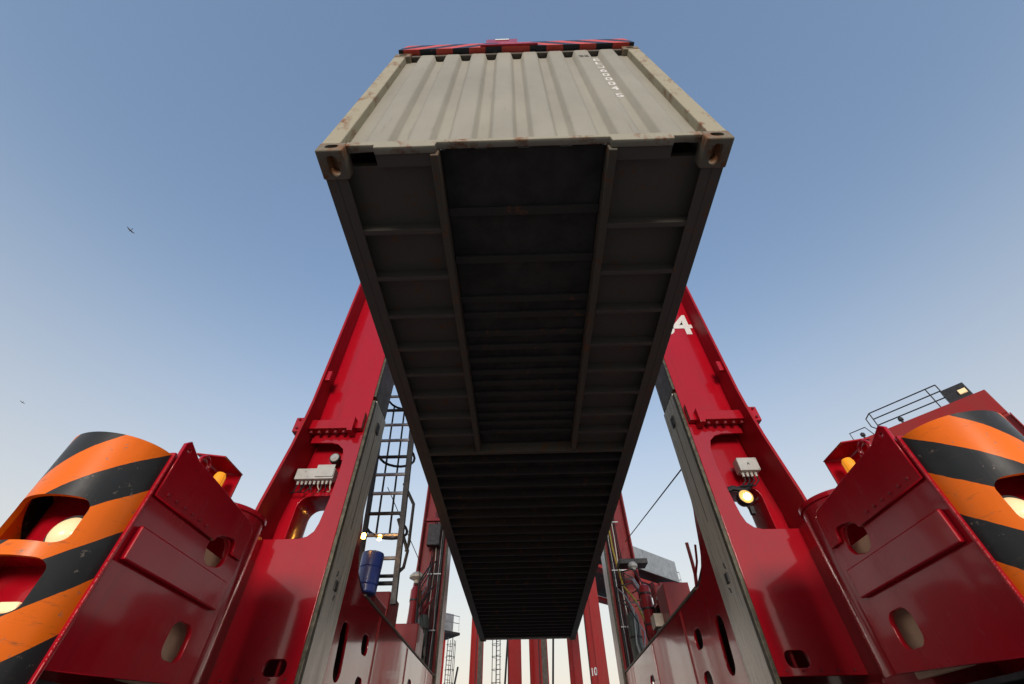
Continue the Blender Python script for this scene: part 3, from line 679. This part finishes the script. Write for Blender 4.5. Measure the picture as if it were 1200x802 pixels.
# bottom sill with the gooseneck tunnel mouth
o = [(-1.055,.125),(-1.055,.082),(-.885,.082),(-.88,.040),(-.525,.040),(-.52,.098),(.52,.098),(.525,.040),(.88,.040),(.885,.082),(1.055,.082),(1.055,.125)]
plate('bottom_sill', 'sillm', CT, [(a, z_(b_)) for a, b_ in o], [], .005, .05, 'Y', .004)
for sx in (-1,1):
    MB().box(sx*.545, sx*.885, .052, .13, z_(.046), z_(.056)).build('sill_flange', 'under', CT, .003)
    tr = MB().box(sx*.505, sx*.555, .052, 3.30, z_(.014), z_(.15)).build('tunnel_rail', 'tunnel', CT, .008)
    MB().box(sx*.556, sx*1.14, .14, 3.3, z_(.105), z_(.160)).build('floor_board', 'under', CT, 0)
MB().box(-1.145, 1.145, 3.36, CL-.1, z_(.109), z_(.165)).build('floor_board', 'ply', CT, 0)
MB().box(-.50, .50, .052, 3.3, z_(.128), z_(.135)).build('tunnel_plate', 'ply', CT, 0)
MB().box(-1.142, 1.142, 3.305, 3.355, z_(.012), z_(.16)).build('tunnel_end_sill', 'tunnel', CT, .005)
def cmember(x0, x1, y, z0=.022, z1=.104, mat='under'):
    b = MB().box(x0, x1, y, y+.005, z_(z0), z_(z1)).box(x0, x1, y+.005, y+.034, z_(z0), z_(z0+.006)).box(x0, x1, y+.005, y+.04, z_(z1-.006), z_(z1))
    return b.build('cross_member', mat, CT, 0, False)
ys = [.54,.92,1.29,1.66,1.99,2.31,2.65,2.96]
for y in ys:
    cmember(-1.14, -.556, y); cmember(.556, 1.14, y)
    for dy in ((0,) if y < 1.2 else (0, .165)):
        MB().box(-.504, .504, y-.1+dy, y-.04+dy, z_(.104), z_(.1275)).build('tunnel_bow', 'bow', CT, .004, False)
y = 3.52
while y < CL-.25:
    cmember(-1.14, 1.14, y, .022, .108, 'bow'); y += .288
# roof, far doors
MB().box(-CW+.05, CW-.05, .1, CL-.1, z_(CH-.02), z_(CH-.012)).build('roof', 'cont', CT, 0)
MB().box(-1.1, 1.1, CL-.14, CL-.01, z_(.03), z_(.118)).build('door_sill', 'sillm', CT, .006)
for sx in (-1,1):
    d = MB().box(sx*.01, sx*1.09, CL-.06, CL-.02, z_(.12), z_(CH-.12)).build('door', 'cont', CT, .006)
    for x in (.3,.8): MB().cyl((sx*x,CL+.01,z_(.06)), (sx*x,CL+.01,z_(CH-.06)), .017, 10).build('lock_rod', 'galv', d)
MB().box(-1.1, 1.1, CL-.12, CL-.01, z_(CH-.118), z_(CH-.005)).build('door_header', 'post', CT, .006)
# painted number running down the end wall
for k, ch in enumerate('ELU60004'):
    text('marking', ch, .135, CT, (.775, .0605, z_(CH-.25-.145*k)), FACE_FRONT, 'white', .0008)
text('marking', '5', .135, CT, (.775, .0605, z_(CH-.25-.145*8.4)), FACE_FRONT, 'white', .0008)
text('marking', '22', .10, CT, (.64, .0085, z_(CH-.33)), FACE_FRONT, 'grease', .0006)
box('decal', M['sillm'], CT, -.74, -.66, .0595, .0615, z_(CH-.62), z_(CH-.5), 0)

# ------------------------------------------------------------------ spreader on top of the container
SP = thing('spreader', 'red and black striped lifting spreader locked onto the top of the container', 'spreader', (0, CL/2, ZB+CH))
ZT = ZB+CH
def striped_beam(name, y0, y1):
    vs = [(-CW+.03,y0,ZT+.015),(CW-.03,y0,ZT+.015),(CW-.03,y1,ZT+.015),(-CW+.03,y1,ZT+.015),(-CW+.10,y0,ZT+.215),(CW-.10,y0,ZT+.215),(CW-.10,y1,ZT+.215),(-CW+.10,y1,ZT+.215)]
    fs = [(0,3,2,1),(4,5,6,7),(0,1,5,4),(1,2,6,5),(2,3,7,6),(3,0,4,7)]
    me = bpy.data.meshes.new(name); off = OFF[SP.name]; me.from_pydata([tuple(Vector(v)-off) for v in vs], [], fs)
    bm = bmesh.new(); bm.from_mesh(me)
    bmesh.ops.bisect_plane(bm, geom=bm.verts[:]+bm.edges[:]+bm.faces[:], plane_co=(0,0,0), plane_no=(1,0,0)); bm.to_mesh(me); bm.free()
    ul = me.uv_layers.new(name='UVMap')
    for p in me.polygons:
        for li in p.loop_indices:
            v = me.vertices[me.loops[li].vertex_index].co; ul.data[li].uv = (abs(v.x), (v.z)*1.0)
    return finish(me, name, 'stripe2', SP, 0, False)
eb = striped_beam('end_beam', -.03, .30); striped_beam('end_beam', CL-.3, CL+.03)
box('lift_slot', 'steel_dark', eb, -.34, .20, -.036, -.031, ZT+.09, ZT+.15, .001)
box('slot_lip', 'red', eb, -.36, .22, -.05, -.032, ZT+.02, ZT+.06, .004)
for sx in (-1,1):
    box('long_beam', 'red', SP, sx*.25, sx*.55, .31, CL-.31, ZT+.03, ZT+.40, .01)
    for y in (.1, CL-.1): MB().lathe((sx*(CW-.08), y, ZT-.05), [(.03,0),(.03,.06),(.055,.062),(.055,.28)], 16).build('twistlock', 'steel_dark', SP)
hp = box('number_plate', 'red', SP, -.32, .02, .0, .05, ZT+.22, ZT+.60, .006)
box('label_plate', 'white', hp, -.22, -.07, -.006, -.001, ZT+.52, ZT+.58, .001)
box('head_block', 'red', SP, -1.0, 1.0, 5.4, 6.8, ZT+.42, ZT+.95, .02)
for sx in (-1,1):
    for y in (5.5, 6.7): MB().cyl((sx*.8,y,ZT+.95), (sx*.8,y,11.9), .016, 8).build('hoist_rope', 'steel_dark', SP)
for y in (5.3, 6.6): box('hoist_beam', 'red', SC, -1.915, 1.915, y, y+.3, 11.5, 11.9, .01)

# ------------------------------------------------------------------ other straddle carriers around
def yard_carrier(loc, rz, H, label, housing=None, number=None, rail=True, ladders=((-2.9, 1.5),), Lw=.36, bd=1.2, py=None, slab=None, L=6.6):
    P = thing('straddle_carrier', label, 'straddle carrier', loc, rz, 'straddle carriers', world=False)
    xi, xo = 1.95, 1.95+2*Lw
    for sx in (-1,1):
        for y in (0, L):
            lg = MB().box(sx*xi, sx*xo, y, y+.62, 1.35, H-bd).build('leg', 'redfar', P, .02)
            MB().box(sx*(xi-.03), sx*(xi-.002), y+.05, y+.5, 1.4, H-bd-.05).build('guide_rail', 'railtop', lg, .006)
            MB().box(sx*(xo+.002), sx*(xo+.04), y-.18, y+.7, 1.5, H-bd-.1).build('flange', 'redfar', lg, .006)
            if y == 0: MB().cyl((sx*(xi+.1),-.06,2), (sx*(xi+.1),-.06,H-bd-.2), .03, 8).build('pipe', 'steel_dark', lg)
        bm_ = MB().box(sx*xi, sx*xo, -2.1, L+2.7, 1.3, 2.35).build('side_beam', 'redfar', P, .03)
        for y in (-2.1, L+2.7):
            d = -1 if y < 0 else 1
            MB().lathe((sx*(xi+Lw), y, 1.1), [(Lw,0),(Lw,1.2),(Lw-.04,1.24)], 24).build('bumper', 'redfar', bm_)
        for y in (-1.4, 1.6, 5.0, 8.1):
            t = MB().lathe((sx*(xi+Lw), y, .66), [(.36,-.2),(.58,-.21),(.65,-.15),(.66,0),(.65,.15),(.58,.21),(.36,.2)], 28, 'X').build('wheel', 'rubber', P)
            MB().lathe((sx*(xi+Lw), y, .66), [(.1,-.16),(.35,-.19),(.35,.19),(.1,.16)], 20, 'X').build('rim', 'green', t)
        MB().box(sx*xi, sx*xo, .63, L-.01, H-bd+.1, H-.1).build('top_beam', 'redfar', P, .02)
    for y in (0, L): MB().box(-xo, xo, y, y+.62, H-bd+.01, H).build('cross_beam', 'redfar', P, .03)
    if rail:
        rl = MB()
        for x0, x1 in ((-1.3, 1.5),):
            for z in (.45, .8, 1.15): rl.tube([(x0,.3,H+z),(x1,.3,H+z)], .028, 6)
            for x in (x0, x1-.4, x1): rl.tube([(x,.3,H),(x,.3,H+1.15)], .028, 6)
            rl.tube([(x0,.3,H+1.15),(x0-.25,.3,H+.95),(x0-.25,.3,H+.5),(x0-.1,.3,H+.3)], .028, 6)
        rl.build('railing', 'steel_dark', P)
        rl = MB().tube([(-2.5,.3,H),(-2.5,.3,H+.6),(-1.8,.3,H+.6),(-1.6,.3,H)], .025, 6); rl.build('railing', 'steel_dark', P)
        fb = MB().box(1.45, 2.3, .2, .9, H+.05, H+.75).build('lamp_box', 'steel_dark', P, .02)
        MB().box(1.95, 2.22, .12, .198, H+.25, H+.45).build('floodlight', 'headlens', fb, .01)
        for x in (-2.05, -.4): MB().lathe((x,.3,H), [(.05,0),(.05,.22),(.10,.24),(.10,.36),(.03,.42)], 12).build('horn', 'steel_dark', P)
    if housing:
        x0, x1, y0, y1, hh = housing
        sl = slab or (x0-.4, x1+.5, .02, .22)
        pf = MB().box(sl[0], sl[1], (y0-1.4 if py is None else py), y1+.4, H+sl[2], H+sl[3]).build('platform', 'steel_dark', P, .01)
        MB().box(sl[1]+.002, sl[1]+.05, y0+.2, y1-.3, H+sl[2]+.03, H+sl[2]+.10).build('edge_strip', 'galv', pf, .004)
        hs = MB().box(x0, x1, y0, y1, H+sl[3]+.003, H+.25+hh).build('engine_housing', 'silver', P, .03)
        k = int((y1-y0)/.9)
        for i in range(k):
            yy = y0+(i+.5)*(y1-y0)/k
            MB().box(x1+.002, x1+.02, yy-.38, yy+.38, H+sl[3]+.15, H+.15+hh).build('panel', 'silver', hs, .006)
        for yy in (y1+.25, y0-.9):
            r2 = MB()
            for x in (x0, (x0+x1)/2, x1): r2.tube([(x,yy,H+.2),(x,yy,H+1.3)], .03, 6)
            for z in (.75, 1.3): r2.tube([(x0,yy,H+z),(x1,yy,H+z)], .03, 6)
            r2.build('railing', 'galv', pf)
    for lx, ly in ladders:
        ld = MB()
        for dx in (-.25,.25): ld.bar((lx+dx,ly,2.3), (lx+dx,ly,H), .06)
        lo = ld.build('access_ladder', 'galv', P)
        for k in range(int((H-2.6)/.34)):
            z = 2.6+k*.34
            MB().cyl((lx-.25,ly,z), (lx+.25,ly,z), .022, 6).build('rung', 'steel_dark', lo)
        cg = MB()
        for k in range(int((H-4.4)/.9)+1):
            z = 4.4+k*.9
            cg.tube([(lx+.38*math.cos(a), ly-.65*math.sin(a), z) for a in [PI*i/8 for i in range(9)]], .022, 6)
        for a in (PI*.25, PI*.5, PI*.75): cg.bar((lx+.38*math.cos(a), ly-.65*math.sin(a), 4.4), (lx+.38*math.cos(a), ly-.65*math.sin(a), H-.3), .035)
        cg.build('ladder_cage', 'steel_dark', lo)
        MB().bar((lx,ly+.3,2.3), (lx+1.2,ly+.3,H-2), .12).build('brace', 'steel_dark', lo)
    return P
RZ = -R(48.3)        # long axes point away to the right
# to the right, its top cross beam shows above the striped bumper
yard_carrier((17.67+.15, 15.82-.1, 0), RZ, 12.5, 'red straddle carrier behind the right striped bumper, railing on its top beam', number=None, ladders=())
e1 = Vector((math.cos(R(41.7)), math.sin(R(41.7)), 0)); e2 = Vector((e1.y, -e1.x, 0))   # local +Y and +X
# straight ahead: its four legs stand under the far end of the container
def place(corner, lx, ly): return corner-e2*lx-e1*ly
c0 = Vector((-.95, 39.0, 0))
yard_carrier(place(c0, 2.3, .3), RZ, 14.4, 'red straddle carrier straight ahead, four legs below the far end of the container',
             rail=False, ladders=((-3.2, 3.2), (-.2, 5.9)))
c1 = Vector((3.95, 29.2, 0))
C1 = yard_carrier(place(c1, 2.3, .3), RZ, 11.3, 'red straddle carrier numbered 10 with long silver engine housing on its roof platform',
             housing=(.2, 2.75, 5.2, 10.6, 1.75), rail=False, ladders=(), bd=.4, py=-.8, slab=(-2.9, 3.0, .30, .42), L=8.6)
# number 10 on its near leg, facing the lane
mrot = Matrix.Rotation(0, 3, 'Z') @ FACE_FRONT
text('unit_number', '10', .5, C1, (2.30, -.012, 5.4), mrot, 'white', .004)
c2 = Vector((-7.0, 43.0, 0)); f1 = Vector((-math.sin(R(41.7)), math.cos(R(41.7)), 0)); f2 = Vector((f1.y, -f1.x, 0))
yard_carrier(c2-f2*2.67, R(41.7), 10.4, 'red straddle carrier half hidden behind the left rear leg, silver housing overhanging',
             housing=(.8, 3.9, .6, 3.0, 1.4), rail=False, ladders=((4.1, 1.2),), bd=.5, py=.2)

# ------------------------------------------------------------------ birds
def bird(loc, span, label, tilt):
    b = MB(); n = 6
    body = [(.004,-.5),(.06,-.35),(.10,-.1),(.09,.15),(.05,.32),(.055,.40),(.012,.5)]
    b.lathe((0,0,0), [(r*.5*span, h*.55*span) for r, h in body], 10, 'Y')
    for s in (-1,1):
        pr = [(0,.16,-.14,.0),(s*.35,.22,-.10,.10),(s*.7,.06,-.14,.09),(s*1.0,-.12,-.16,.03)]
        vs = []
        for x, yl, yt, z in pr: vs += [(x*span/1.2,yl*span*.6,z*span),(x*span/1.2,yt*span*.6,z*span),(x*span/1.2,yt*span*.6,z*span-.02*span),(x*span/1.2,yl*span*.6,z*span-.02*span)]
        fs = []
        for i in range(3):
            for j in range(4): fs.append((i*4+j, i*4+(j+1)%4, i*4+4+(j+1)%4, i*4+4+j))
        fs += [(3,2,1,0),(12,13,14,15)]; b.add(vs, fs)
    b.add([(-.08*span,-.28*span,0),(.08*span,-.28*span,0),(.10*span,-.42*span,0),(-.10*span,-.42*span,0),(-.08*span,-.28*span,.012*span),(.08*span,-.28*span,.012*span),(.10*span,-.42*span,.012*span),(-.10*span,-.42*span,.012*span)],
          [(0,3,2,1),(4,5,6,7),(0,1,5,4),(1,2,6,5),(2,3,7,6),(3,0,4,7)])
    o = b.build('bird', 'bird', None); o.location = loc; o.rotation_euler = tilt
    return tag(o, label, 'bird', 'gulls in the sky')
bird((-39.3, 20.5, 41.0), .62, 'larger of two gulls, gliding in the blue sky left of the container', (R(-50), R(25), R(40)))
bird((-45.5, 29.3, 25.95), .28, 'tiny gull low in the sky at the far left edge', (R(-60), R(10), R(60)))
